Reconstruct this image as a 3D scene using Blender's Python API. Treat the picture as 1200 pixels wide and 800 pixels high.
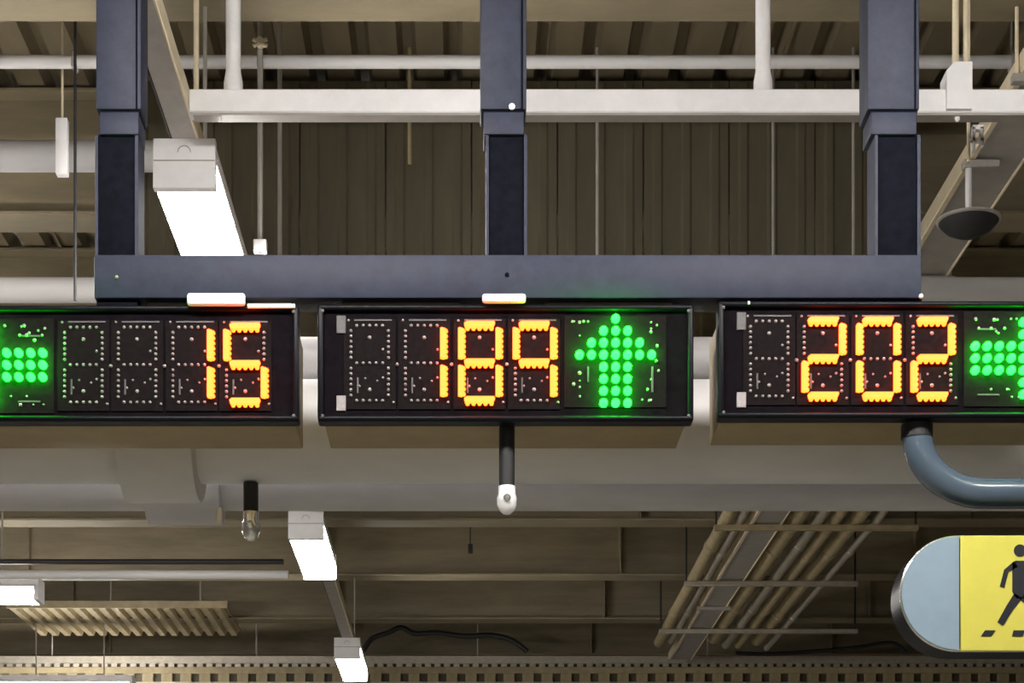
import bpy, bmesh, math, random
from mathutils import Vector, Matrix
random.seed(7)
for o in list(bpy.data.objects):
    bpy.data.objects.remove(o, do_unlink=True)
SC = bpy.context.scene
COL = SC.collection

# ------------------------------------------------------------------ camera, world, exposure
F = 2300.0            # focal length in pixels of the 1200x800 frame
CX, CY = 545.0, 1170.0  # vanishing point of the receding lines, in pixels
CAMH = 1.5
cam = bpy.data.cameras.new('camera')
cam.sensor_fit = 'HORIZONTAL'
cam.sensor_width = 36.0
cam.lens = 36.0 * F / 1200.0
cam.shift_x = (600 - CX) / 1200.0
cam.shift_y = (CY - 400) / 1200.0
cam.clip_end = 200
camo = bpy.data.objects.new('camera', cam)
COL.objects.link(camo)
camo.location = (0, 0, CAMH)
camo.rotation_euler = (math.pi / 2, 0, 0)
SC.camera = camo

world = bpy.data.worlds.new('world')
SC.world = world
world.use_nodes = True
world.node_tree.nodes['Background'].inputs[0].default_value = (1.0, 0.93, 0.82, 1)
world.node_tree.nodes['Background'].inputs[1].default_value = 0.05

SC.view_settings.view_transform = 'Standard'
SC.view_settings.look = 'None'
SC.view_settings.gamma = 1.0
SC.view_settings.use_curve_mapping = False
SC.view_settings.exposure = 0.0
LENS_E = 70.0         # brightness of every batten lamp's lens


def P(px, py, d):
    """world point seen at pixel (px, py) at distance d"""
    return Vector(((px - CX) * d / F, d, CAMH + (CY - py) * d / F))


def PX(px, d):
    return (px - CX) * d / F


def PZ(py, d):
    return CAMH + (CY - py) * d / F


# ------------------------------------------------------------------ materials
def mat(name, col, rough=0.6, metal=0.0, var=0.12, scale=9.0, bump=0.0, spec=0.5, col2=None, coat=0.0, stretch=None):
    m = bpy.data.materials.new(name)
    m.use_nodes = True
    nt = m.node_tree
    b = nt.nodes['Principled BSDF']
    b.inputs['Roughness'].default_value = rough
    b.inputs['Metallic'].default_value = metal
    b.inputs['Specular IOR Level'].default_value = spec
    b.inputs['Coat Weight'].default_value = coat
    tc = nt.nodes.new('ShaderNodeTexCoord')
    mp = nt.nodes.new('ShaderNodeMapping')
    if stretch:
        mp.inputs['Scale'].default_value = stretch
    n = nt.nodes.new('ShaderNodeTexNoise')
    n.inputs['Scale'].default_value = scale
    n.inputs['Detail'].default_value = 6
    n.inputs['Roughness'].default_value = 0.65
    nt.links.new(tc.outputs['Object'], mp.inputs['Vector'])
    nt.links.new(mp.outputs['Vector'], n.inputs['Vector'])
    r = nt.nodes.new('ShaderNodeValToRGB')
    a = [max(0, c * (1 - var)) for c in col]
    z = col2 if col2 else [min(1, c * (1 + var)) for c in col]
    r.color_ramp.elements[0].position = 0.3
    r.color_ramp.elements[1].position = 0.7
    r.color_ramp.elements[0].color = (*a, 1)
    r.color_ramp.elements[1].color = (*z, 1)
    nt.links.new(n.outputs['Fac'], r.inputs['Fac'])
    nt.links.new(r.outputs['Color'], b.inputs['Base Color'])
    if bump:
        bp = nt.nodes.new('ShaderNodeBump')
        bp.inputs['Strength'].default_value = bump
        bp.inputs['Distance'].default_value = 0.01
        nt.links.new(n.outputs['Fac'], bp.inputs['Height'])
        nt.links.new(bp.outputs['Normal'], b.inputs['Normal'])
    return m


def emit(name, col, strength):
    m = bpy.data.materials.new(name)
    m.use_nodes = True
    nt = m.node_tree
    b = nt.nodes['Principled BSDF']
    b.inputs['Base Color'].default_value = (0.02, 0.02, 0.02, 1)
    b.inputs['Specular IOR Level'].default_value = 0.2
    b.inputs['Emission Color'].default_value = (*col, 1)
    b.inputs['Emission Strength'].default_value = strength
    return m


M = {
    'concrete': mat('concrete', (0.36, 0.34, 0.30), 0.85, scale=3, bump=0.3),
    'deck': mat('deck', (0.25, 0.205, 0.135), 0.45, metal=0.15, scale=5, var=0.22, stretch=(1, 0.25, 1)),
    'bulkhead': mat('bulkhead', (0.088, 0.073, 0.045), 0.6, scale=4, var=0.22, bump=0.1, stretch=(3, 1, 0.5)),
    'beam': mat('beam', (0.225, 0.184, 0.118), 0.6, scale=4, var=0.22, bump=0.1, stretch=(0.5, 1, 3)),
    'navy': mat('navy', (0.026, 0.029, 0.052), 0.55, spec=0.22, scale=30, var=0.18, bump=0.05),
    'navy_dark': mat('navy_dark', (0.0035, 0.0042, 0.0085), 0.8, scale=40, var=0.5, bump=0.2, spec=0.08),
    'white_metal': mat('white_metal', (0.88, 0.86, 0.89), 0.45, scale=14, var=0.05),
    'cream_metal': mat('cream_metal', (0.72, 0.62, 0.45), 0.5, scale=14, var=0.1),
    'grey_metal': mat('grey_metal', (0.36, 0.335, 0.31), 0.5, scale=12, var=0.12),
    'duct': mat('duct', (0.60, 0.585, 0.59), 0.55, scale=6, var=0.08, stretch=(0.3, 1, 1)),
    'pipe': mat('pipe', (0.49, 0.475, 0.49), 0.5, scale=9, var=0.1, stretch=(0.3, 1, 1)),
    'zinc': mat('zinc', (0.55, 0.5, 0.42), 0.4, metal=0.6, scale=20, var=0.15),
    'tan_pipe': mat('tan_pipe', (0.36, 0.29, 0.17), 0.5, scale=12, var=0.2),
    'black': mat('black', (0.005, 0.005, 0.008), 0.38, spec=0.12, scale=20, var=0.2),
    'black_matt': mat('black_matt', (0.016, 0.016, 0.018), 0.6, scale=20, var=0.2),
    'panel': mat('panel', (0.0075, 0.006, 0.0078), 0.8, scale=60, var=0.35, spec=0.0),
    'module': mat('module', (0.0125, 0.0098, 0.0105), 0.8, scale=80, var=0.3, spec=0.0),
    'housing': mat('housing', (0.30, 0.225, 0.11), 0.55, scale=12, var=0.1),
    'led_off': mat('led_off', (0.30, 0.27, 0.275), 0.4, scale=90, var=0.2),
    'strip_off': mat('strip_off', (0.07, 0.062, 0.066), 0.5, scale=90, var=0.25),
    'chrome': mat('chrome', (0.8, 0.8, 0.8), 0.18, metal=0.85, scale=20, var=0.05),
    'blue_grey': mat('blue_grey', (0.075, 0.105, 0.145), 0.25, scale=12, var=0.1, coat=0.4),
    'face_grey': mat('face_grey', (0.25, 0.335, 0.42), 0.45, scale=18, var=0.05),
    'face_yellow': mat('face_yellow', (0.66, 0.60, 0.10), 0.45, scale=18, var=0.04),
    'ink': mat('ink', (0.012, 0.012, 0.02), 0.5, scale=20, var=0.2),
    'amber': emit('amber', (1.0, 0.068, 0.0068), 12.0),
    'green': emit('green', (0.0013, 1.0, 0.0044), 85.0),
    'lens': emit('lens', (1.0, 0.965, 0.90), LENS_E),
}
_n = M['amber'].node_tree.nodes['Principled BSDF']


# ------------------------------------------------------------------ mesh helpers
class MB:
    def __init__(self):
        self.bm = bmesh.new()

    def _merge(self, other):
        me = bpy.data.meshes.new('tmp')
        other.to_mesh(me)
        other.free()
        self.bm.from_mesh(me)
        bpy.data.meshes.remove(me)

    def box(self, x0, x1, y0, y1, z0, z1, b=0.0, seg=2):
        t = bmesh.new()
        bmesh.ops.create_cube(t, size=1)
        for v in t.verts:
            v.co = Vector(((x0 + x1) / 2 + v.co.x * (x1 - x0), (y0 + y1) / 2 + v.co.y * (y1 - y0), (z0 + z1) / 2 + v.co.z * (z1 - z0)))
        if b:
            bmesh.ops.bevel(t, geom=list(t.edges), offset=b, segments=seg, profile=0.5, affect='EDGES')
        self._merge(t)
        return self

    def prism(self, pts, axis, a0, a1):
        """closed polygon pts (2D) extruded along axis from a0 to a1"""
        def mk(p, a):
            return {'x': (a, p[0], p[1]), 'y': (p[0], a, p[1]), 'z': (p[0], p[1], a)}[axis]
        n = len(pts)
        lo = [self.bm.verts.new(mk(p, a0)) for p in pts]
        hi = [self.bm.verts.new(mk(p, a1)) for p in pts]
        self.bm.faces.new(lo)
        self.bm.faces.new(list(reversed(hi)))
        for i in range(n):
            self.bm.faces.new((lo[(i + 1) % n], lo[i], hi[i], hi[(i + 1) % n]))
        return self

    def tube(self, path, r, n=16, caps=True):
        path = [Vector(p) for p in path]
        rs = r if isinstance(r, (list, tuple)) else [r] * len(path)
        rings = []
        ref = None
        for i, p in enumerate(path):
            a = path[max(i - 1, 0)]
            b = path[min(i + 1, len(path) - 1)]
            d = (b - a)
            if d.length < 1e-9:
                d = path[-1] - path[0]
            d.normalize()
            if ref is None:
                ref = Vector((0, 0, 1)) if abs(d.z) < 0.9 else Vector((1, 0, 0))
            u = d.cross(ref).normalized()
            w = u.cross(d).normalized()
            ref = w
            rings.append([self.bm.verts.new(p + rs[i] * (math.cos(2 * math.pi * k / n) * u + math.sin(2 * math.pi * k / n) * w)) for k in range(n)])
        for i in range(len(rings) - 1):
            for k in range(n):
                self.bm.faces.new((rings[i][k], rings[i][(k + 1) % n], rings[i + 1][(k + 1) % n], rings[i + 1][k]))
        if caps:
            self.bm.faces.new(list(reversed(rings[0])))
            self.bm.faces.new(rings[-1])
        return self

    def lathe(self, c, prof, n=24, axis='z'):
        """prof: (r, a) pairs along axis from centre c"""
        c = Vector(c)
        path = []
        for r, a in prof:
            path.append(c + {'x': Vector((a, 0, 0)), 'y': Vector((0, a, 0)), 'z': Vector((0, 0, a))}[axis])
        rings = []
        for (r, a), p in zip(prof, path):
            ring = []
            for k in range(n):
                t = 2 * math.pi * k / n
                e = {'x': Vector((0, math.cos(t), math.sin(t))), 'y': Vector((math.cos(t), 0, math.sin(t))), 'z': Vector((math.cos(t), math.sin(t), 0))}[axis]
                ring.append(self.bm.verts.new(p + e * max(r, 1e-4)))
            rings.append(ring)
        for i in range(len(rings) - 1):
            for k in range(n):
                self.bm.faces.new((rings[i][k], rings[i][(k + 1) % n], rings[i + 1][(k + 1) % n], rings[i + 1][k]))
        self.bm.faces.new(rings[0])
        self.bm.faces.new(list(reversed(rings[-1])))
        return self

    def dome(self, x, y, z, r, h, n=8):
        """small dome on a panel, its top pointing to -Y"""
        self.lathe((x, y, z), [(r, 0), (r, -h * 0.45), (r * 0.72, -h * 0.82), (r * 0.3, -h)], n, 'y')
        return self

    def build(self, name, m, parent=None, smooth=True, angle=40):
        bmesh.ops.recalc_face_normals(self.bm, faces=list(self.bm.faces))
        off = wloc(parent) if parent else Vector((0, 0, 0))
        if off.length:
            bmesh.ops.translate(self.bm, verts=list(self.bm.verts), vec=-off)
        me = bpy.data.meshes.new(name)
        self.bm.to_mesh(me)
        self.bm.free()
        if smooth:
            me.polygons.foreach_set('use_smooth', [True] * len(me.polygons))
            me.set_sharp_from_angle(angle=math.radians(angle))
        me.materials.append(M[m])
        o = bpy.data.objects.new(name, me)
        COL.objects.link(o)
        if parent:
            o.parent = parent
        return o


def wloc(o):
    v = Vector(o.location)
    while o.parent:
        o = o.parent
        v += Vector(o.location)
    return v


def tag(o, label, cat, group=None):
    o['label'] = label
    o['category'] = cat
    if group:
        o['group'] = group
    return o


def thing(name, loc, label, cat, group=None):
    o = bpy.data.objects.new(name, None)
    o.empty_display_size = 0.1
    COL.objects.link(o)
    o.location = loc
    return tag(o, label, cat, group)


def struct(o):
    o['kind'] = 'structure'
    return o


def dup(o, parent, loc):
    c = o.copy()
    COL.objects.link(c)
    c.parent = parent
    c.location = loc
    return c


# ------------------------------------------------------------------ the room
WX, WY0, WY1 = 8.0, -5.0, 24.0
DECK = CAMH + 3.5          # underside of the roof deck
BEAMB = CAMH + 3.0         # underside of the beams

struct(MB().box(-WX, WX, WY0, WY1, -0.12, 0).build('floor', 'concrete', smooth=False))
struct(MB().box(-WX - 0.2, -WX, WY0, WY1, 0, DECK + 0.2).build('wall_left', 'concrete', smooth=False))
struct(MB().box(WX, WX + 0.2, WY0, WY1, 0, DECK + 0.2).build('wall_right', 'concrete', smooth=False))
struct(MB().box(-WX, WX, WY1, WY1 + 0.2, 0, DECK + 0.2).build('wall_back', 'concrete', smooth=False))
struct(MB().box(-WX, WX, WY0 - 0.2, WY0, 0, DECK + 0.2).build('wall_front', 'concrete', smooth=False))

ceil = struct(MB().box(-WX, WX, WY0, WY1, DECK + 0.075, DECK + 0.2).build('ceiling', 'concrete', smooth=False))
PITCH = 0.17
NR = 6
sheet_mesh = None
nsheet = int(math.ceil(2 * WX / (PITCH * NR)))
for i in range(nsheet):
    x0 = -WX + i * PITCH * NR
    n = NR if x0 + PITCH * NR <= WX else int((WX - x0) / PITCH)
    if n < 1:
        break
    if sheet_mesh is None or n != NR:
        mb = MB()
        prof = []
        for k in range(n):
            xx = k * PITCH
            prof += [(xx, 0), (xx + 0.100, 0), (xx + 0.118, 0.055), (xx + 0.152, 0.055)]
        prof.append((n * PITCH, 0))
        lo = [mb.bm.verts.new((p[0], WY0, DECK + p[1])) for p in prof]
        hi = [mb.bm.verts.new((p[0], WY1, DECK + p[1])) for p in prof]
        for k in range(len(prof) - 1):
            mb.bm.faces.new((lo[k], lo[k + 1], hi[k + 1], hi[k]))
        # lap seam at the sheet's edge
        mb.box(-0.006, 0.008, WY0, WY1, DECK - 0.012, DECK + 0.002)
        s = mb.build('deck_sheet', 'deck', ceil, smooth=False)
        if sheet_mesh is None:
            sheet_mesh = s
    else:
        s = dup(sheet_mesh, ceil, (0, 0, 0))
    s.location = (x0, 0, 0)

# steel beams running across, under the deck
beam_first = None
BEAMS = [(-2.0, 'behind the camera, over the rear of the bay'), (2.8, 'overhead in front of the display signs'), (5.94, ''), (7.6, ''), (9.2, ''), (10.8, ''), (12.4, ''), (14.0, ''), (15.6, ''), (17.2, ''), (18.8, ''), (20.4, '')]
blabels = [
    'brown steel ceiling beam over the near end of the garage',
    'brown steel ceiling beam nearest to the camera, overhead',
    'brown steel ceiling beam at the top edge, above the thin pipe',
    'wide brown steel beam face behind the white trunking and batten lamp',
    'brown steel beam just behind the display signs, seen in the gaps between them',
    'brown steel beam hidden behind the large grey duct',
    'brown steel beam showing right under the two grey pipes',
    'grey-brown steel beam band at the height of the upper hanging lamp',
    'brown steel beam below the upper hanging lamp, crossing the conduit bundle',
    'dark brown steel beam just above the slotted cable tray',
    'dark steel beam behind the slotted cable tray',
    'farthest dark steel beam at the end of the deck']
for (yb, _), lab in zip(BEAMS, blabels):
    if beam_first is None:
        root = thing('steel_beam', (0, yb, BEAMB), lab, 'beam', 'steel ceiling beams')
        MB().box(-WX, WX, yb - 0.010, yb + 0.010, BEAMB + 0.016, DECK - 0.028).build('web', 'beam', root, smooth=False)
        MB().box(-WX, WX, yb - 0.09, yb + 0.09, BEAMB, BEAMB + 0.016, 0.003, 1).build('bottom_flange', 'beam', root, smooth=False)
        MB().box(-WX, WX, yb - 0.09, yb + 0.09, DECK - 0.028, DECK - 0.012, 0.003, 1).build('top_flange', 'beam', root, smooth=False)
        for xs in (-5.2, -3.1, -1.0, 1.1, 3.2, 5.3):
            MB().box(xs - 0.006, xs + 0.006, yb - 0.086, yb - 0.010, BEAMB + 0.016, DECK - 0.028).build('stiffener', 'beam', root, smooth=False)
        beam_first = root
    else:
        root = thing('steel_beam', (0, yb, BEAMB), lab, 'beam', 'steel ceiling beams')
        for ch in beam_first.children:
            dup(ch, root, ch.location)


# brown bulkhead of vertical sheets hung in front of the second visible beam
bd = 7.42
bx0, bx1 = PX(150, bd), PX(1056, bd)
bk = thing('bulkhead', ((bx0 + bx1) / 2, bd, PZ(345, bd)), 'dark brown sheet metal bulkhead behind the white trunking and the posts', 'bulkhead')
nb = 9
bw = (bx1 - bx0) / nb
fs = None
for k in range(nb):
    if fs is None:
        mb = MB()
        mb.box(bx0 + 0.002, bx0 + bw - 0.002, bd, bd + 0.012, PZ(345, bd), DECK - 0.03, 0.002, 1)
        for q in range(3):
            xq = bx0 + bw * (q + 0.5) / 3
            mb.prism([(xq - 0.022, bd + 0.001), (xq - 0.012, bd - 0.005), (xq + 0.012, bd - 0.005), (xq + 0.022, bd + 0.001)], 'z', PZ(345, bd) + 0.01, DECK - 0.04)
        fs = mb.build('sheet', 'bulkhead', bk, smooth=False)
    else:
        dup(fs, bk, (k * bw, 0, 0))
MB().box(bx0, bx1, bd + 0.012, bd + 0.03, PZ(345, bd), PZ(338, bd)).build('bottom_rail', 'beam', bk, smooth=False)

# ------------------------------------------------------------------ helpers for rods
def rod(mb, x, y, z0, z1, r, n=8):
    mb.tube([(x, y, z0), (x, y, z1)], r, n)


# ------------------------------------------------------------------ sign gantry (navy frame)
D0 = 4.60                       # plane of the sign fronts; 500 px per metre
gx0, gx1 = PX(110, D0), PX(1080, D0)
g = thing('sign_gantry', (PX(592, D0), D0 + 0.06, PZ(350, D0)), 'dark navy steel frame with three posts carrying the display signs', 'frame')
MB().box(gx0, gx1, D0 + 0.0, D0 + 0.10, PZ(349, D0), PZ(298, D0), 0.004).build('crossbar', 'navy', g)
CZ = DECK - 0.012
for (a, b, a2, b2, lb) in ((112, 165, 108, 162, 0), (563, 617, 567, 619, 1), (1017, 1078, 1024, 1081, 2)):
    # outer tube with a welded lip on each side
    p = MB().box(PX(a, D0), PX(b, D0), D0 + 0.004, D0 + 0.104, PZ(127, D0), CZ, 0.004).build('post', 'navy', g)
    MB().box(PX(b - 6, D0), PX(b - 4.2, D0), D0 + 0.0005, D0 + 0.006, PZ(126, D0), CZ).build('edge_seam', 'navy_dark', p, smooth=False)
    MB().box(PX(a + 4, D0), PX(b - 2, D0), D0 + 0.010, D0 + 0.100, PZ(131, D0), PZ(125, D0)).build('joint_gap', 'navy_dark', p, smooth=False)
    MB().box(PX(a + 4, D0), PX(b - 3, D0), D0 + 0.006, D0 + 0.102, PZ(156, D0), PZ(129.5, D0), 0.003).build('collar', 'navy', g)
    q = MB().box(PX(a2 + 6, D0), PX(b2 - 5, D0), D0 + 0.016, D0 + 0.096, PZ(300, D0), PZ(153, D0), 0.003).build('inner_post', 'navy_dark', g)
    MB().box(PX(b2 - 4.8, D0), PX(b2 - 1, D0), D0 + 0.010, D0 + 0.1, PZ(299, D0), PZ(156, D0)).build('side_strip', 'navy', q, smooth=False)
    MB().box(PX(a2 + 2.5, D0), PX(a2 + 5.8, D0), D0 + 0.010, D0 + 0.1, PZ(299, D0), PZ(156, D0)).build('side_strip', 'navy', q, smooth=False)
# bolts on the frame
for (bx, by, m, r) in ((600, 124, 'white_metal', 0.0075), (594, 322, 'navy_dark', 0.005), (1079, 347, 'white_metal', 0.005), (137, 325, 'grey_metal', 0.004)):
    yf = D0 + (0.006 if by < 200 else 0.0)
    MB().lathe((PX(bx, D0), yf, PZ(by, D0)), [(r, 0.002), (r, -0.004), (r * 0.6, -0.006)], 10, 'y').build('bolt', m, g)
# feet of the three posts under the crossbar, touching the sign tops
for (a, b, m, yb_) in ((112, 160, 'navy_dark', 356.8), (1032, 1082, 'navy_dark', 351.8)):
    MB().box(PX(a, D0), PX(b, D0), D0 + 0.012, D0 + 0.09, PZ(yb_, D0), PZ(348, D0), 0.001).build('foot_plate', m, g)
MB().box(PX(565, D0), PX(616, D0), D0 - 0.016, D0 - 0.0002, PZ(356.5, D0), PZ(346, D0), 0.006, 3).build('white_block', 'white_metal', g)['label'] = 'white rounded block'
MB().box(PX(220, D0), PX(288, D0), D0 - 0.018, D0 - 0.0002, PZ(360, D0), PZ(345.5, D0), 0.007, 3).build('white_block', 'white_metal', g)['label'] = 'white rounded block'  # rounded white block lapping the crossbar and the sign top
for (a, b, yb_) in ((170, 340, 356.8), (400, 540, 355.8), (640, 790, 355.8), (880, 1020, 351.8)):
    MB().box(PX(a, D0), PX(b, D0), D0 + 0.03, D0 + 0.06, PZ(yb_, D0), PZ(348, D0)).build('hanger_rail', 'beam', g, smooth=False)

# ------------------------------------------------------------------ LED display signs
DF = D0 + 0.012       # panel surface
SEG = {  # segments: top, upper-left, upper-right, middle, lower-left, lower-right, bottom
    '8': (1, 1, 1, 1, 1, 1, 1), '0': (1, 1, 1, 0, 1, 1, 1), '1': (0, 0, 1, 0, 0, 1, 0), '2': (1, 0, 1, 1, 1, 0, 1),
    '5': (1, 1, 0, 1, 0, 1, 1), '9': (1, 1, 1, 1, 0, 1, 0), ' ': (0, 0, 0, 0, 0, 0, 0)}
K = 1.0 / 500.0
DWX, DHY = 44.0, 44.0   # digit width between upright segments, half height, in px


def lit_segment(mb, cx, cz, horiz, y, sl):
    """bright bar with a comb of five bumps; sl slants the ends"""
    L, T = 36.0 * K, 6.4 * K
    h, t = L / 2, T / 2
    if horiz:
        pts = [(-h, t - sl * 2 * K), (-h + sl * 3 * K, t), (h - 1 * K, t), (h, t - 1.5 * K), (h - sl * 2 * K, -t), (-h + 1 * K, -t)]
        mb.prism([(cx + a, cz + b) for a, b in pts], 'y', y - 0.015, y)
        for k in range(5):
            mb.dome(cx + (-14 + 7 * k) * K, y, cz - t - 0.4 * K, 2.6 * K, 0.014, 8)
    else:
        pts = [(-t, -h + 1 * K), (-t, h - 1 * K), (-t + 2 * K, h), (t, h - 1.5 * K), (t, -h + 2 * K), (t - 2 * K, -h)]
        mb.prism([(cx + a, cz + b) for a, b in pts], 'y', y - 0.015, y)
        for k in range(6):
            mb.dome(cx + t + 0.2 * K, y, cz + (-15 + 6 * k) * K, 2.4 * K, 0.014, 8)


def unlit_segment(mb, cx, cz, horiz, y):
    n = 5 if horiz else 6
    for k in range(n):
        o = (k - (n - 1) / 2) * (7.6 if horiz else 6.3) * K
        mb.dome(cx + (o if horiz else 0), y, cz + (0 if horiz else o), 2.0 * K, 0.005, 6)


def led_sign(label, x0, x1, y0, y1, digits, ytop, arrow, acx, acy, misc):
    """x0..y1: outline in px at the front plane; digits: list of (left px, char)"""
    root = thing('display_sign', (PX((x0 + x1) / 2, D0), D0 + 0.12, PZ(y1, D0)), label, 'sign', 'hanging LED display signs')
    X0, X1, Z0, Z1 = PX(x0, D0), PX(x1, D0), PZ(y1, D0), PZ(y0, D0)
    # rear housing
    MB().box(X0 + 0.012, X1 - 0.012, D0 + 0.045, D0 + 0.27, Z0 + 0.010, Z1 - 0.012, 0.004).build('housing', 'housing', root)
    # bezel frame: four rails around the panel
    bz = MB()
    B = 0.014
    bz.box(X0, X1, D0, D0 + 0.05, Z1 - B, Z1, 0.006, 3)
    bz.box(X0, X1, D0, D0 + 0.05, Z0, Z0 + B, 0.006, 3)
    bz.box(X0, X0 + B, D0 + 0.0005, D0 + 0.05, Z0 + 0.004, Z1 - 0.004, 0.005, 3)
    bz.box(X1 - B, X1, D0 + 0.0005, D0 + 0.05, Z0 + 0.004, Z1 - 0.004, 0.005, 3)
    bz.build('bezel', 'black', root)
    pn = MB().box(X0 + B * 0.7, X1 - B * 0.7, DF, D0 + 0.04, Z0 + B * 0.7, Z1 - B * 0.7).build('display_panel', 'panel', root, smooth=False)
    # faint vertical end plates
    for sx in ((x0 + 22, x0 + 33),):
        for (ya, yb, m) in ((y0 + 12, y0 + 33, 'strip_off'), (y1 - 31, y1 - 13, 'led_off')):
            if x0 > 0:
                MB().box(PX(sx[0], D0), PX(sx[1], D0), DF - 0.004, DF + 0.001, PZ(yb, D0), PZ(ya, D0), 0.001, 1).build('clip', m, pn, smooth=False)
    for sx, sz in ((x0 + 6, y1 - 6), (x0 + 6, y0 + 8), (x1 - 6, y0 + 8), (x1 - 6, y1 - 6)):
        MB().lathe((PX(sx, D0), D0 + 0.0005, PZ(sz, D0)), [(0.004, 0.003), (0.004, -0.0015), (0.0025, -0.002)], 8, 'y').build('screw', 'strip_off', root)
    y = DF - 0.003
    for (lx, ch) in digits:
        cx = PX(lx + DWX / 2, D0)
        cz = PZ(ytop + DHY, D0)
        dm = MB().box(cx - 30.5 * K, cx + 30.5 * K, y, DF + 0.001, cz - 54 * K, cz + 52 * K).build('digit_module', 'module', root, smooth=False)
        w, hh = DWX / 2 * K, DHY * K
        pos = [(0, hh, 1), (-w, hh / 2, 0), (w, hh / 2, 0), (0, 0, 1), (-w, -hh / 2, 0), (w, -hh / 2, 0), (0, -hh, 1)]
        for on, (dx, dz, hz) in zip(SEG[ch], pos):
            mb = MB()
            if on:
                lit_segment(mb, cx + dx, cz + dz, hz, y, 1.0)
                mb.build('segment', 'amber', dm, smooth=False)['label'] = 'lit amber segment'
            else:
                unlit_segment(mb, cx + dx, cz + dz, hz, y)
                sg = mb.build('segment', 'led_off', dm)
                sg['label'] = 'row of small unlit grey lights'
                sg['kind'] = 'stuff'
        mb = MB()
        for (dx, dz, r) in ((0, 30, 2.4), (0, -31, 2.4), (15.5, 16, 1.7), (15.5, -17, 1.6), (-5, -18, 1.4), (9, -21, 1.4), (-12, -27, 1.5), (-w / K - 3, 50, 1.6), (w / K + 6, -46, 1.7)):
            mb.dome(cx + dx * K, y, cz + dz * K, r * K, 0.004, 6)
        mb.build('small_led', 'led_off', dm)['kind'] = 'stuff'
        for bb in ((-18, 26, 49.5, 51.3), (-15, -13, -35, -17)):
            MB().box(cx + bb[0] * K, cx + bb[1] * K, y - 0.002, y + 0.0005, cz + bb[2] * K, cz + bb[3] * K).build('printed_strip', 'strip_off', dm, smooth=False)
    # colon dots between the digit modules
    for (lx, ch) in digits[:-1]:
        MB().dome(PX(lx + DWX + 10.2, D0), y, PZ(ytop + DHY + 1.5, D0), 2.2 * K, 0.005, 6).build('separator_led', 'led_off', pn)
    # arrow module: a grid of round green LEDs
    ax, az = PX(acx, D0), PZ(acy, D0)
    hw, hh = (60, 54) if arrow == 'up' else (62, 56)
    am = MB().box(ax - hw * K, ax + hw * K, y, DF + 0.001, az - hh * K, az + hh * K, 0.0008, 1).build('arrow_module', 'module', root, smooth=False)
    pat = [(3, 0)] + [(c, 1) for c in (2, 3, 4)] + [(c, 2) for c in range(1, 6)] + [(c, 3) for c in range(7)] + [(c, r) for r in range(4, 8) for c in (2, 3, 4)]
    first = None
    for (c, r) in pat:
        u, v = (c - 3) * 14.1, (3.5 - r) * 14.1       # up arrow: v upwards
        if arrow == 'left':
            u, v = -v, u
        elif arrow == 'right':
            u, v = v, u
        X, Zc = ax + u * K, az + v * K
        if first is None:
            mb = MB()
            mb.dome(X, y, Zc, 4.7 * K, 0.023, 14)
            first = mb.build('led', 'green', am)
            fx, fz = X, Zc
        else:
            dup(first, am, (X - fx, 0, Zc - fz))
    mb = MB()
    rr = random.Random(int(acx))
    for k in range(26):
        t = rr.random()
        dx = rr.uniform(-52, 52)
        dz = rr.choice((-46, 46, 47, -45)) if rr.random() < 0.5 else rr.uniform(-44, 44)
        u, v = dx, dz
        if arrow == 'up' and abs(u) < 26 and abs(v) < 47:
            u = 42 * (1 if u > 0 else -1)
            if -2 < v < 30:
                v = -30
        if arrow != 'up' and abs(v) < 24:
            v = 36 * (1 if v > 0 else -1)
            if arrow == 'right' and u > -8: u = -30
            if arrow == 'left' and u < 8: u = 30
        mb.dome(ax + u * K, y, az + v * K, rr.uniform(1.2, 2.4) * K, 0.004, 6)
    mb.build('small_led', 'led_off', am)['kind'] = 'stuff'
    s = -1 if arrow == 'right' else 1
    for bb in (((42, 44.5, -36, -6), (-33, -31, -24, -6)) if arrow == 'up' else ((24, 46, 34, 36), (20, 46, -43, -41))):
        q0, q1 = sorted((s * bb[0] * K, s * bb[1] * K))
        MB().box(ax + q0, ax + q1, y - 0.002, y + 0.0005, az + bb[2] * K, az + bb[3] * K).build('printed_strip', 'strip_off', am, smooth=False)
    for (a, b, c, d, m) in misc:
        MB().box(PX(a, D0), PX(b, D0), D0 - 0.005, D0 + 0.03, PZ(d, D0), PZ(c, D0), 0.002, 2).build('highlight_strip', m, root)  # raised pale strip stands in for a bright highlight at the sign top
    return root


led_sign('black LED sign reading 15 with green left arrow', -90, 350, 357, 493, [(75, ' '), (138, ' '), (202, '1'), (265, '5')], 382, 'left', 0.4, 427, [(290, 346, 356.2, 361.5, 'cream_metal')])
led_sign('black LED sign reading 189 with green up arrow', 372, 813, 356, 493, [(411, ' '), (475, ' '), (540, '8'), (604, '9')], 380, 'up', 721.5, 422, [])
led_sign('black LED sign reading 202 with green right arrow', 842, 1284, 352, 489, [(880, ' '), (943, '2'), (1007, '0'), (1071, '2')], 375, 'right', 1192.5, 419, [(876, 879, 353, 357, 'white_metal')])


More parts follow.
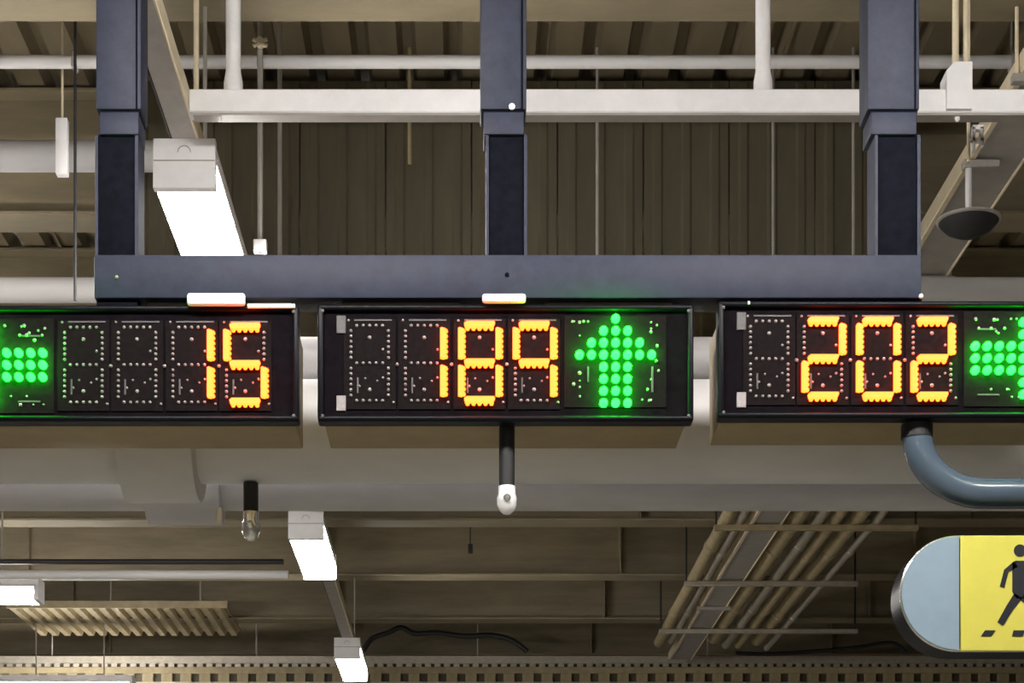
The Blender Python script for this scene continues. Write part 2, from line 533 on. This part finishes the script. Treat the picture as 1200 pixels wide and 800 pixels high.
# the "1" of 189 sits on the right uprights of the second module: relight those two segments
def relight():
    s2 = [o for o in bpy.data.objects if o.get('label', '').startswith('black LED sign reading 189')][0]
    mods = [c for c in s2.children if c.name.startswith('digit_module')]
    cx = PX(475 + DWX / 2, D0)
    for c in mods:
        xs = [v.co.x for v in c.data.vertices]
        if abs((min(xs) + max(xs)) / 2 + s2.location.x - cx) < 0.01:
            kids = [k for k in c.children if k.name.startswith('segment')]
            for k in kids:
                kx = sum(v.co.x for v in k.data.vertices) / len(k.data.vertices) + s2.location.x
                if kx > cx + 0.03:
                    zc = sum(v.co.z for v in k.data.vertices) / len(k.data.vertices) + s2.location.z
                    mb = MB()
                    lit_segment(mb, cx + DWX / 2 * K, PZ(380 + DHY, D0) + (DHY * K / 2 if zc > PZ(380 + DHY, D0) else -DHY * K / 2), 0, DF - 0.003, 1.0)
                    n = mb.build('segment', 'amber', c, smooth=False)
                    n['label'] = 'lit amber segment'
                    bpy.data.objects.remove(k, do_unlink=True)


relight()

# ------------------------------------------------------------------ grey ducts and pipes behind the signs
dd = 5.25
dc, dr = (PZ(447, dd) + PZ(565, dd)) / 2, (PZ(447, dd) - PZ(565, dd)) / 2
d = thing('round_duct', (0, dd, dc - dr), 'large light grey round duct running behind the display signs', 'duct')
MB().tube([(-WX, dd, dc), (WX, dd, dc)], dr, 48).build('duct_body', 'duct', d)
MB().lathe((PX(145, dd), dd, dc), [(dr, -0.002), (0.182, 0.004), (0.185, 0.012), (0.185, PX(235, dd) - PX(145, dd) - 0.012), (0.182, PX(235, dd) - PX(145, dd) - 0.004), (dr, PX(235, dd) - PX(145, dd))], 48, 'x').build('sleeve', 'duct', d)
for xx in (-3.4, 2.9):
    MB().lathe((xx, dd, dc), [(dr, -0.02), (dr + 0.012, -0.018), (dr + 0.012, 0.018), (dr, 0.02)], 48, 'x').build('joint_ring', 'duct', d)

pd_ = 5.5
ur = 0.060
uc = PZ(396, pd_) - ur
u = thing('grey_pipe', (0, pd_, uc - ur), 'grey pipe just above the large duct, seen in the gaps between signs', 'pipe')
MB().tube([(-WX, pd_, uc), (WX, pd_, uc)], ur, 32).build('pipe_body', 'pipe', u)
for xx in (-2.4, 2.6):
    MB().lathe((xx, pd_, uc), [(ur, -0.03), (ur + 0.008, -0.028), (ur + 0.008, 0.028), (ur, 0.03)], 32, 'x').build('coupling', 'pipe', u)

pd_ = 5.62
lr = 0.055
lc = PZ(598, pd_) + lr
l = thing('grey_pipe', (0, pd_, lc - lr), 'grey pipe running just under the large duct', 'pipe')
MB().tube([(-WX, pd_, lc), (WX, pd_, lc)], lr, 32).build('pipe_body', 'pipe', l)
x0, x1 = PX(172, pd_), PX(262, pd_)
MB().lathe((x0, pd_, lc), [(lr, -0.002), (0.093, 0.004), (0.096, 0.012), (0.096, x1 - x0 - 0.012), (0.093, x1 - x0 - 0.004), (lr, x1 - x0)], 40, 'x').build('sleeve', 'pipe', l)
MB().lathe((PX(260, pd_), pd_ - 0.06, PZ(619, pd_)), [(0.004, 0), (0.009, 0.003), (0.009, 0.03), (0.006, 0.045)], 10).build('drain_stub', 'cream_metal', l)

dt = 7.0
tr = (PZ(325, dt) - PZ(354, dt)) / 2
tag(MB().tube([(-WX, dt, PZ(340, dt)), (WX, dt, PZ(340, dt))], tr, 28).build('grey_pipe', 'duct'), 'pale grey pipe at left, just above the sign reading 15', 'pipe')
dt = 6.5
tp = thing('thin_pipe', (0, dt, PZ(80, dt)), 'thin pale grey pipe crossing behind the posts near the top edge', 'pipe')
MB().tube([(-WX, dt, PZ(72.5, dt)), (WX, dt, PZ(72.5, dt))], (PZ(65, dt) - PZ(80, dt)) / 2, 20).build('pipe_body', 'duct', tp)
for px in (88, 305, 1012, 1186):
    MB().box(PX(px - 3, dt), PX(px + 3, dt), dt - 0.026, dt + 0.026, PZ(82, dt), PZ(63, dt), 0.003, 1).build('pipe_clamp', 'grey_metal', tp)
    mb = MB()
    rod(mb, PX(px, dt), dt, PZ(64, dt), DECK - 0.012, 0.006)
    mb.build('hanger_rod', 'grey_metal', tp)
dt = 7.15
sr = (PZ(166, dt) - PZ(201, dt)) / 2
tag(MB().tube([(-WX, dt, PZ(183, dt)), (PX(214, dt), dt, PZ(183, dt)), (PX(217, dt), dt, PZ(183, dt))], [sr, sr, sr * 0.85], 28).build('grey_pipe', 'pipe'), 'grey pipe at far left, ending behind the nearest batten lamp', 'pipe')

# ------------------------------------------------------------------ trunking rails, lamps
RX = -0.787
rb = CAMH + 2.408
r_ = thing('lighting_rail', (RX, 5.5, rb), 'grey lighting trunking running away from the left post, carrying batten lamps', 'trunking')
MB().box(RX - 0.036, RX + 0.036, 4.715, 18, rb + 0.002, rb + 0.055, 0.003, 1).build('channel', 'grey_metal', r_)
MB().box(RX + 0.032, RX + 0.040, 4.715, 18, rb + 0.001, rb + 0.058, 0.002, 1).build('edge_trim', 'cream_metal', r_)
MB().box(RX - 0.040, RX - 0.034, 4.715, 18, rb + 0.001, rb + 0.058, 0.002, 1).build('edge_trim', 'black_matt', r_)
for yy in (5.94, 7.6, 10.8, 14.0, 17.2):
    mb = MB()
    rod(mb, RX, yy, rb + 0.05, BEAMB, 0.006)
    mb.build('hanger_rod', 'grey_metal', r_)


def batten(label, x, y, ztop, along, L=0.95, rod_top=None):
    """wrap-lens batten lamp; ztop = its top, near end (or right end) at (x, y)"""
    root = thing('batten_lamp', (x, y, ztop - 0.137), label, 'lamp', 'ceiling batten lamps')
    hw = 0.086
    body = [(-hw * 0.96, 0), (hw * 0.96, 0), (hw * 0.96, -0.05), (hw, -0.058), (-hw, -0.058), (-hw * 0.96, -0.05)]
    lens = [(-hw * 0.98, -0.055), (hw * 0.98, -0.055), (hw * 1.03, -0.09), (hw * 1.0, -0.122), (hw * 0.9, -0.136), (-hw * 0.9, -0.136), (-hw * 1.0, -0.122), (-hw * 1.03, -0.09)]
    caps = [(-hw * 1.01, 0.001), (hw * 1.01, 0.001), (hw * 1.02, -0.137), (-hw * 1.02, -0.137)]
    tr = (lambda P_: [(x + p, ztop + q) for p, q in P_]) if along == 'y' else (lambda P_: [(y + p, ztop + q) for p, q in P_])
    a, s = (y, 1) if along == 'y' else (x, -1)
    ax = along
    MB().prism(tr(body), ax, a + s * 0.01, a + s * L).build('body', 'white_metal', root, smooth=False)
    MB().prism(tr(lens), ax, a + s * 0.028, a + s * (L - 0.01)).build('lens', 'lens', root, angle=50)
    cap = MB().prism(tr(caps), ax, a, a + s * 0.03).build('end_cap', 'white_metal', root, smooth=False)
    MB().prism(tr(caps), ax, a + s * (L - 0.012), a + s * L).build('end_cap', 'white_metal', root, smooth=False)
    if along == 'y':
        MB().box(x - hw, x + hw, y - 0.0015, y + 0.001, ztop - 0.062, ztop - 0.059).build('seam', 'grey_metal', cap, smooth=False)
        mb = MB()
        mb.tube([(x + 0.018 * math.cos(t), y - 0.002, ztop - 0.038 + 0.018 * math.sin(t)) for t in [math.pi * k / 10 for k in range(11)]], 0.0012, 6)
        mb.build('knockout', 'grey_metal', cap)
    if along == 'x':
        for k, zt in ((0.2, rod_top or DECK - 0.012), (0.65, rod_top or DECK - 0.012)):
            mb = MB()
            rod(mb, x - L * k, y, ztop - 0.005, zt, 0.006)
            mb.build('hanger_rod', 'grey_metal', root)
    return root


ztl = rb + 0.001
batten('white batten lamp with bright lens hanging above the sign reading 15', RX, 5.5, ztl, 'y')
batten('upper of the two small batten lamps hanging below the grey pipes', RX, 9.7, ztl, 'y')
batten('lower of the two small batten lamps, cut by the bottom edge', RX, 13.1, ztl, 'y')
R1 = -1.3
r1 = thing('lighting_rail', (R1, 1.0, rb), 'lighting trunking overhead to the left, nearer than the signs', 'trunking')
MB().box(R1 - 0.036, R1 + 0.036, -4.6, 3.2, rb + 0.002, rb + 0.055, 0.003, 1).build('channel', 'grey_metal', r1)
for yy in (-2.0, 2.8):
    mb = MB()
    rod(mb, R1, yy, rb + 0.05, BEAMB, 0.006)
    mb.build('hanger_rod', 'grey_metal', r1)
batten('added unseen crosswise batten lamp overhead at left, in front of the sign reading 15', 0.05, 3.5, ztl + 0.06, 'x', L=1.2)  # added above the frame to brighten the white trunking from the front
batten('added batten lamp out of view on the left rail, behind the camera', R1, -2.3, ztl, 'y')  # added behind the camera, unseen, for more front light

# second lighting rail to the right of the camera, ending before the signs
R2 = 1.0
r2 = thing('lighting_rail', (R2, 1.0, rb), 'lighting trunking overhead to the right, nearer than the signs', 'trunking')
MB().box(R2 - 0.036, R2 + 0.036, -4.6, 3.2, rb + 0.002, rb + 0.055, 0.003, 1).build('channel', 'grey_metal', r2)
for yy in (-2.0, 2.8):
    mb = MB()
    rod(mb, R2, yy, rb + 0.05, BEAMB, 0.006)
    mb.build('hanger_rod', 'grey_metal', r2)
batten('added unseen crosswise batten lamp overhead at right, in front of the sign reading 202', 1.75, 3.5, ztl + 0.06, 'x', L=1.2)  # second lamp added above the frame, lights the trunking's right half
batten('added batten lamp out of view on the right rail, behind the camera', R2, -2.3, ztl, 'y')  # unseen lamp added behind the camera as front fill on the right
# crosswise lamps on the left
zc = CAMH + 2.56
batten('crosswise batten lamp at the left edge, level with the corrugated soffit', -2.59, 12.0, zc, 'x', L=1.2)
batten('crosswise batten lamp at the bottom left corner', -2.63, 15.6, zc, 'x', L=1.2, rod_top=PZ(712, 15.0) - 0.006)
batten('crosswise batten lamp out of view at left, beside the signs', -2.35, 8.3, zc, 'x', L=1.2)
batten('crosswise batten lamp out of view at far left, level with the thin pipe', -1.95, 6.75, zc, 'x', L=1.2)

# white trunking crossing behind the posts
dt = 5.3
za, zb = PZ(131, dt), PZ(104, dt)
w = thing('white_trunking', (2.0, dt, za), 'white cable trunking running across behind the navy posts', 'trunking')
xa, xb = RX + 0.041, WX
MB().box(xa, xb, dt, dt + 0.055, za, zb, 0.003, 1).build('channel', 'white_metal', w)
MB().box(xa + 0.01, xb, dt + 0.006, dt + 0.05, za - 0.006, za + 0.002).build('cover', 'grey_metal', w, smooth=False)
for px in (272, 896):
    xr = PX(px, dt)
    MB().lathe((xr, dt + 0.028, zb), [(0.026, -0.005), (0.026, 0.03), (0.0205, 0.06), (0.0205, DECK - 0.012 - zb)], 16).build('drop_rod', 'white_metal', w)
bx = MB().prism([(PX(1108, dt), PZ(130, dt)), (PX(1138, dt), PZ(130, dt)), (PX(1138, dt), PZ(75, dt)), (PX(1117, dt), PZ(75, dt)), (PX(1108, dt), PZ(85, dt))], 'y', dt - 0.014, dt + 0.06).build('junction_box', 'white_metal', w, smooth=False)
for px, r in ((1123, 0.009), (1135, 0.007)):
    mb = MB()
    rod(mb, PX(px, dt), dt + 0.03, PZ(76, dt), DECK - 0.012, r, 12)
    mb.build('riser_conduit', 'cream_metal', w)
for px in (256, 1124):
    MB().lathe((PX(px, dt), dt + 0.02, za), [(0.003, -0.018), (0.007, -0.012), (0.007, 0.002)], 8).build('fixing_screw', 'white_metal', w)

# thin hanging rods and wires
def hang(label, px, d_, y_top, y_bot, r, m, tip=None, name='hanging_rod'):
    z1 = min(PZ(y_top, d_), DECK - 0.012)
    root = thing(name, (PX(px, d_), d_, PZ(y_bot, d_)), label, 'rod')
    mb = MB()
    rod(mb, PX(px, d_), d_, PZ(y_bot, d_), z1, r)
    mb.build('rod', m, root)
    if tip:
        a, b, m2 = tip
        MB().box(PX(px - a, d_), PX(px + a, d_), d_ - 0.018, d_ + 0.018, PZ(y_bot, d_), PZ(y_bot - b, d_), 0.004, 2).build('end_block', m2, root)
    return root


hang('thin pale rod just right of the grey rail, meeting the white trunking', 230, 5.42, -200, 118, 0.0075, 'cream_metal')
hang('thin rod with small white end block to the right of the nearest batten lamp', 305, 6.4, -200, 296, 0.009, 'grey_metal', (8, 14, 'white_metal'))
hang('thin pale rod second to the right of the nearest batten lamp', 328, 7.0, -200, 310, 0.008, 'grey_metal')
hang('very thin dark wire left of the left post', 88, 6.3, -200, 352, 0.005, 'black_matt', name='hanging_wire')
hang('short white cable block hanging on a wire at far left', 73, 6.6, -200, 206, 0.004, 'cream_metal', (7, 66, 'white_metal'), 'hanging_wire')
hang('thin pale rod beside the centre of the frame, just over the crossbar at right', 700, 7.2, -300, 300, 0.006, 'grey_metal')
hang('thin pale rod over the crossbar above the sign reading 202', 906, 7.2, -300, 300, 0.005, 'grey_metal')
hang('thin pale rod right beside the left side of the right post', 1000, 7.2, -300, 300, 0.006, 'grey_metal')
hang('thin pale rod ending under the white trunking left of the middle post', 480, 7.2, -300, 192, 0.007, 'tan_pipe')

# crossing clamp on the rod at 305
cl = thing('cross_clamp', P(305, 50, 6.34), 'small pale crossed pipe clamp on the thin rod above the trunking', 'clamp')
for s in (-1, 1):
    MB().tube([P(305 - 8, 50 - s * 4, 6.36), P(305, 50 + s * 1, 6.36), P(305 + 8, 50 + s * 4, 6.36)], 0.007, 8).build('arm', 'cream_metal', cl)
MB().lathe(P(305, 50, 6.37), [(0.012, -0.02), (0.012, 0.02)], 10, 'y').build('hub', 'cream_metal', cl)

# ------------------------------------------------------------------ tray and dome at the right
hx = CAMH + 2.8
X0, X1 = 1.70, 1.86
t = thing('cable_tray', (1.78, 8, hx), 'brown cable tray with cream edge running away beside the right post', 'tray')
MB().box(X0, X1, 4.9, 16.2, hx, hx + 0.006).build('tray_bottom', 'grey_metal', t, smooth=False)
MB().box(X0 - 0.022, X0, 4.9, 16.2, hx - 0.006, hx + 0.06, 0.003, 1).build('tray_side', 'cream_metal', t)
MB().box(X1, X1 + 0.010, 4.9, 16.2, hx - 0.006, hx + 0.06, 0.003, 1).build('tray_side', 'cream_metal', t)
for yy in (5.94, 7.6, 10.8, 14.0):
    for xx in (X0 - 0.03, X1 + 0.018):
        mb = MB()
        rod(mb, xx, yy, hx - 0.02, BEAMB, 0.006)
        mb.build('hanger_rod', 'cream_metal', t)
    MB().box(X0 - 0.045, X1 + 0.035, yy - 0.015, yy + 0.015, hx - 0.03, hx - 0.006).build('tray_support', 'grey_metal', t, smooth=False)

dm = 6.55
c = P(1135, 262, dm)
dome = thing('dome_lamp', c, 'dark shallow dome hanging from the cable tray at right', 'dome')
MB().lathe(c, [(0.0, -0.045), (0.04, -0.040), (0.075, -0.022), (0.098, 0.002), (0.102, 0.012), (0.096, 0.016), (0.06, 0.022), (0.02, 0.026)], 32).build('shade', 'black_matt', dome)
MB().lathe(c, [(0.0985, 0.004), (0.106, 0.007), (0.106, 0.014), (0.0985, 0.017)], 32).build('rim', 'grey_metal', dome)
MB().tube([(c.x, c.y, c.z + 0.02), (c.x, c.y, hx - 0.028)], 0.011, 12).build('stem', 'white_metal', dome)
MB().box(c.x - 0.02, c.x + 0.10, c.y - 0.02, c.y + 0.02, hx - 0.032, hx - 0.0065, 0.003, 1).build('bracket', 'grey_metal', dome)
b = thing('junction_bracket', P(1144, 176, 5.6), 'small white perforated bracket under the white trunking at right', 'bracket')
mb = MB()
for (a0, a1, b0, b1) in ((1139, 1142, 150, 178), (1148, 1152, 150, 172), (1139, 1152, 148, 153), (1139, 1152, 163, 167)):
    mb.box(PX(a0, 5.6), PX(a1, 5.6), 5.59, 5.61, PZ(b1, 5.6), PZ(b0, 5.6))
mb.build('plate', 'white_metal', b, smooth=False)
mb = MB()
rod(mb, PX(1135, 5.6), 5.6, PZ(190, 5.6), BEAMB + 0.3, 0.005)
mb.build('wire', 'cream_metal', b)
MB().box(PX(1134, 5.6), PX(1141, 5.6), 5.594, 5.606, PZ(166, 5.6), PZ(162, 5.6)).build('link', 'white_metal', b, smooth=False)

# ------------------------------------------------------------------ hanging sensors
def sensor(label, px, d_, ytop, ymid, ybot, w, m):
    root = thing('hanging_sensor', (PX(px, d_), d_, PZ(ybot, d_)), label, 'sensor')
    r = w / 2 * d_ / F
    x = PX(px, d_)
    MB().lathe((x, d_, 0), [(r * 0.92, PZ(ymid + 2, d_)), (r * 0.92, PZ(ytop, d_))], 20).build('stem', 'black_matt', root)
    z0, z1 = PZ(ybot, d_), PZ(ymid, d_)
    h = z1 - z0
    MB().lathe((x, d_, z0), [(r * 0.45, 0), (r * 0.85, h * 0.12), (r * 1.12, h * 0.32), (r * 1.15, h * 0.6), (r * 1.0, h * 0.72), (r * 1.0, h)], 24).build('tip', m, root)
    MB().lathe((x, d_ - r * 1.05, z0 + h * 0.5), [(r * 0.45, 0.004), (r * 0.45, -0.006), (r * 0.25, -0.01)], 12, 'y').build('eye', 'chrome', root)


sensor('black stemmed sensor with white tip hanging under the sign reading 189', 594, 4.675, 499.2, 570, 602, 20, 'white_metal')
sensor('black stemmed sensor with silver tip hanging under the large grey duct', 294, 5.25, 566, 600, 633, 19, 'chrome')

# ------------------------------------------------------------------ bent tube and crossing sign at the right
dt = 4.66
tb = thing('bent_tube', P(1075, 497, dt), 'thick blue-grey bent tube coming out under the sign reading 202', 'tube')
r = 19 * dt / F
path = [Vector((PX(1074.5, dt), dt, 2.857)), P(1075, 512, dt)]
cxp, cyp, R = 1153, 510, 68
for k in range(1, 15):
    a = math.pi + (math.pi / 2) * k / 14
    path.append(P(cxp + 78 * math.cos(a), cyp - R * math.sin(a), dt))
path += [P(1200, 578, dt), P(1420, 578, dt)]
MB().tube(path, r * 0.93, 28).build('tube_body', 'blue_grey', tb)
MB().lathe((PX(1074.5, dt), dt, 0), [(r * 0.97, PZ(514, dt)), (r * 0.97, 2.8612)], 28).build('collar', 'black_matt', tb)

FD = 4.60
z0, z1 = PZ(763, FD), PZ(627, FD)
rad = (z1 - z0) / 2
zc2 = (z0 + z1) / 2
xl = PX(1055, FD) + rad
xr = PX(1390, FD) - rad
cs = thing('crossing_sign', ((xl + xr) / 2, FD + 0.05, z0), 'yellow pedestrian crossing light box with rounded grey end', 'sign')


def pill(r, x_a, x_b, n=24):
    pts = []
    for k in range(n + 1):
        a = math.pi / 2 + math.pi * k / n
        pts.append((x_a + r * math.cos(a), zc2 + r * math.sin(a)))
    for k in range(n + 1):
        a = -math.pi / 2 + math.pi * k / n
        pts.append((x_b + r * math.cos(a), zc2 + r * math.sin(a)))
    return pts


MB().prism(pill(rad, xl, xr), 'y', FD + 0.004, FD + 0.105).build('case', 'black', cs, angle=30)
# pale rim
n = 24
mb = MB()
mb.tube([(p[0], FD + 0.006, p[1]) for p in pill(rad - 0.003, xl, xr)] + [(xl, FD + 0.006, zc2 + rad - 0.003)], 0.004, 6)
mb.build('rim', 'chrome', cs)
xy0, xy1 = PX(1124, FD), PX(1321, FD)
left = [(xl + (rad - 0.004) * math.cos(math.pi / 2 + math.pi * k / n), zc2 + (rad - 0.004) * math.sin(math.pi / 2 + math.pi * k / n)) for k in range(n + 1)]
MB().prism(left + [(xy0, zc2 - rad + 0.004), (xy0, zc2 + rad - 0.004)], 'y', FD, FD + 0.006).build('end_face', 'face_grey', cs, smooth=False)
right = [(xr + (rad - 0.004) * math.cos(-math.pi / 2 + math.pi * k / n), zc2 + (rad - 0.004) * math.sin(-math.pi / 2 + math.pi * k / n)) for k in range(n + 1)]
MB().prism(right + [(xy1, zc2 + rad - 0.004), (xy1, zc2 - rad + 0.004)], 'y', FD, FD + 0.006).build('end_face', 'face_grey', cs, smooth=False)
fy = MB().box(xy0 + 0.003, xy1 - 0.003, FD - 0.001, FD + 0.006, z0 + 0.001, z1 - 0.001, 0.0015, 1).build('yellow_face', 'face_yellow', cs)


def ink(polys, name):
    mb = MB()
    for pl in polys:
        mb.prism([(PX(a, FD), PZ(b_, FD)) for a, b_ in pl], 'y', FD - 0.0025, FD)
    mb.build(name, 'ink', fy, smooth=False)


def thick(pts, ws):
    """polyline with widths -> polygon"""
    L_, R_ = [], []
    for i, p in enumerate(pts):
        a = pts[max(0, i - 1)]
        b_ = pts[min(len(pts) - 1, i + 1)]
        dx, dy = b_[0] - a[0], b_[1] - a[1]
        q = math.hypot(dx, dy)
        nx, ny = -dy / q, dx / q
        L_.append((p[0] + nx * ws[i] / 2, p[1] + ny * ws[i] / 2))
        R_.append((p[0] - nx * ws[i] / 2, p[1] - ny * ws[i] / 2))
    return L_ + R_[::-1]


head = [(1195 + 7.2 * math.cos(2 * math.pi * k / 20), 645 + 7.2 * math.sin(2 * math.pi * k / 20)) for k in range(20)]
ink([head,
     [(1186, 659), (1190, 657), (1201, 657), (1206, 661), (1207, 672), (1205, 690), (1204, 701), (1190, 701), (1186, 693), (1186, 675)],
     thick([(1190, 661), (1179, 669), (1174, 688)], [8, 6, 5.5]),
     thick([(1203, 661), (1213, 676), (1222, 684)], [7, 6, 5]),
     thick([(1193, 698), (1183, 712), (1172, 731)], [11, 9, 8]),
     thick([(1199, 698), (1211, 712), (1216, 732)], [11, 9, 8])], 'walking_figure')
for i, x in enumerate((1150, 1186, 1222, 1258)):
    s = 4 - i * 2.6
    ink([[(x + s, 738.5), (x + 14 + s * 0.6, 738.5), (x + 13 - s * 0.4, 745.5), (x - s * 0.2, 745.5)]], 'crosswalk_bar')
for px in (1245, 1330):
    mb = MB()
    rod(mb, PX(px, dt), FD + 0.06, z1 - 0.003, PZ(596.2, dt), 0.008, 10)
    mb.build('hanger_rod', 'black', cs)

# ------------------------------------------------------------------ conduit bundle on trapezes, far right
hb = CAMH + 2.79
xs = [(1.540, 0.040, 'tan_pipe'), (1.618, 0.025, 'zinc'), (1.955, 0.05, 'tan_pipe'), (2.08, 0.035, 'zinc'), (2.18, 0.035, 'tan_pipe'), (2.31, 0.045, 'tan_pipe'), (2.42, 0.025, 'zinc')]
clab = ['tan conduit, leftmost of the bundle on trapeze bars', 'thin zinc conduit second from the left in the bundle', 'thick tan conduit in the middle of the bundle on trapeze bars', 'zinc conduit right of the thick middle one in the bundle', 'tan conduit third from the right in the bundle', 'tan conduit second from the right in the bundle', 'thin zinc conduit, rightmost of the bundle']
for (x, r, m), lab in zip(xs, clab):
    ye = 15.7 + random.uniform(-0.3, 0.3)
    q = thing('conduit', (x, 13, hb), lab, 'conduit', 'conduits on the trapeze hangers')
    MB().tube([(x, 11.2, DECK - 0.014), (x, 11.2, hb + r + 0.12), (x, 11.25, hb + r + 0.03), (x, 11.35, hb + r), (x, ye, hb + r)], r, 14).build('conduit_body', m, q)
    for yy in (12.2 + random.random() * 0.4, 14.2 + random.random() * 0.3):
        MB().lathe((x, yy, hb + r), [(r, -0.05), (r + 0.006, -0.045), (r + 0.006, 0.045), (r, 0.05)], 14, 'y').build('coupling', m, q)
for k, (py, a, b_) in enumerate(((615, 865, 1076), (681, 815, 1005), (737, 790, 1005))):
    dz = F * 2.79 / (CY - py)
    lab = ['upper', 'middle', 'lowest'][k] + ' pale trapeze bar carrying the conduit bundle'
    q = thing('trapeze_hanger', (PX((a + b_) / 2, dz), dz, hb - 0.03), lab, 'hanger', 'trapeze hangers under the conduits')
    MB().box(1.465, PX(b_, dz), dz - 0.02, dz + 0.02, hb - 0.032, hb - 0.001, 0.003, 1).build('bar', 'zinc' if k else 'tan_pipe', q)
    for xq in (1.478, PX(b_ - 3, dz)):
        mb = MB()
        rod(mb, xq, dz, hb - 0.02, DECK - 0.012, 0.007)
        mb.build('hanger_rod', 'black_matt', q)

# ------------------------------------------------------------------ far left details
dt = 11.5
tag(MB().tube([(-WX, dt, PZ(673, dt)), (PX(338, dt), dt, PZ(673, dt))], 5.2 * dt / F, 16).build('pale_pipe', 'duct'), 'thin pale pipe left of the upper small batten lamp', 'pipe')
tag(MB().tube([(-WX, dt + 0.2, PZ(658, dt + 0.2)), (PX(332, dt + .2), dt + 0.2, PZ(658, dt + .2))], 3.2 * dt / F, 12).build('dark_pipe', 'black_matt'), 'thin dark pipe just above the pale pipe at lower left', 'pipe')
sp0, sp1 = 15.0, 16.15
so = thing('corrugated_soffit', (PX(130, sp0), sp0, PZ(712, sp0)), 'short corrugated metal soffit catching the light at lower left', 'soffit')
zs = PZ(712, sp0)
x = PX(10, sp0)
first = None
k = 0
while x < PX(262, sp0):
    if first is None:
        mb = MB()
        prof = [(0, 0), (0.045, 0), (0.058, 0.035), (0.085, 0.035), (0.098, 0), (0.0985, 0.004), (0.088, 0.039), (0.055, 0.039), (0.043, 0.004), (0, 0.004)]
        mb.prism([(x + p, zs + q) for p, q in prof], 'y', sp0, sp1)
        first = mb.build('corrugation', 'tan_pipe', so, smooth=False)
    else:
        dup(first, so, (k * 0.098, 0, 0))
    k += 1
    x += 0.098
MB().box(PX(8, sp0), PX(8, sp0) + k * 0.098 + 0.02, sp0 - 0.02, sp0, zs - 0.004, zs + 0.05).build('front_edge', 'tan_pipe', so, smooth=False)
for px in (30, 130, 235):
    mb = MB()
    rod(mb, PX(px, sp0), sp0 - 0.01, zs + 0.04, DECK - 0.012, 0.006)
    mb.build('hanger_rod', 'grey_metal', so)

# slotted cable tray along the bottom edge
st = 16.5
zt0, zt1 = PZ(803, st), PZ(768, st)
xa, xb = PX(-40, st), PX(1230, st)
tr_ = thing('slotted_tray', ((xa + xb) / 2, st, zt0), 'long slotted cable tray running across along the bottom edge', 'tray')
MB().box(xa, xb, st, st + 0.05, PZ(777, st), zt1, 0.004, 1).build('top_rail', 'zinc', tr_)
MB().box(xa, xb, st + 0.005, st + 0.045, PZ(788.5, st), PZ(781, st), 0.003, 1).build('middle_rail', 'tan_pipe', tr_)
MB().box(xa, xb, st, st + 0.05, zt0, PZ(798.5, st), 0.003, 1).build('bottom_rail', 'zinc', tr_)
MB().box(xa, xb, st + 0.05, st + 0.056, zt0, zt1).build('back_plate', 'bulkhead', tr_, smooth=False)
first = None
x = xa + 0.04
x0 = x
while x < xb - 0.05:
    if first is None:
        first = MB().box(x, x + 0.095, st + 0.008, st + 0.052, PZ(799, st), PZ(787, st), 0.004, 1).build('slat', 'tan_pipe', tr_, smooth=False)
    else:
        dup(first, tr_, (x - x0, 0, 0))
    x += 0.16
first = None
x = xa + 0.02
x0 = x
while x < xb - 0.05:
    if first is None:
        first = MB().box(x, x + 0.05, st + 0.010, st + 0.052, PZ(782, st), PZ(776, st)).build('tooth', 'zinc', tr_, smooth=False)
    else:
        dup(first, tr_, (x - x0, 0, 0))
    x += 0.08
for px in (60, 300, 560, 830, 1090):
    mb = MB()
    rod(mb, PX(px, st), st + 0.042, zt1 - 0.01, DECK - 0.012, 0.007)
    mb.build('hanger_rod', 'grey_metal', tr_)

# loose black cables in front of the tray
def cable(label, pts, d_, r):
    q = [pts[0]] + pts + [pts[-1]]
    fine = []
    for i in range(1, len(q) - 2):
        for k in range(5):
            u_ = k / 5
            fine.append(tuple(0.5 * (2 * q[i][c_] + (q[i + 1][c_] - q[i - 1][c_]) * u_ + (2 * q[i - 1][c_] - 5 * q[i][c_] + 4 * q[i + 1][c_] - q[i + 2][c_]) * u_ ** 2 + (3 * q[i][c_] - q[i - 1][c_] - 3 * q[i + 1][c_] + q[i + 2][c_]) * u_ ** 3) for c_ in (0, 1)))
    fine.append(pts[-1])
    tag(MB().tube([P(a, b_, d_) for a, b_ in fine], r, 8).build('black_cable', 'black_matt'), label, 'cable')


cable('black cable sagging over the slotted tray right of the conduit bundle', [(862, 764.6), (890, 766), (925, 765), (965, 762), (1005, 758), (1045, 753), (1062, 764.6)], 16.51, 0.016)
cable('bunch of dark cable lying above the slotted tray, right of the lower lamp', [(425, 763), (436, 748), (455, 741), (470, 735), (486, 742), (510, 741), (545, 745), (575, 744), (600, 750), (618, 763)], 16.51, 0.022)
# black cable clip under the beam near the middle
hk = thing('cable_clip', P(551, 648, 13.9), 'tiny black clip hanging below the beam under the sign reading 189', 'clip')
MB().box(PX(548.5, 13.88), PX(554, 13.88), 13.87, 13.9, PZ(648, 13.88), PZ(637, 13.88), 0.004, 1).build('clip_body', 'black_matt', hk)
MB().tube([P(551, 640, 13.885), P(551, 590, 13.885)], 0.005, 6).build('wire', 'black_matt', hk)
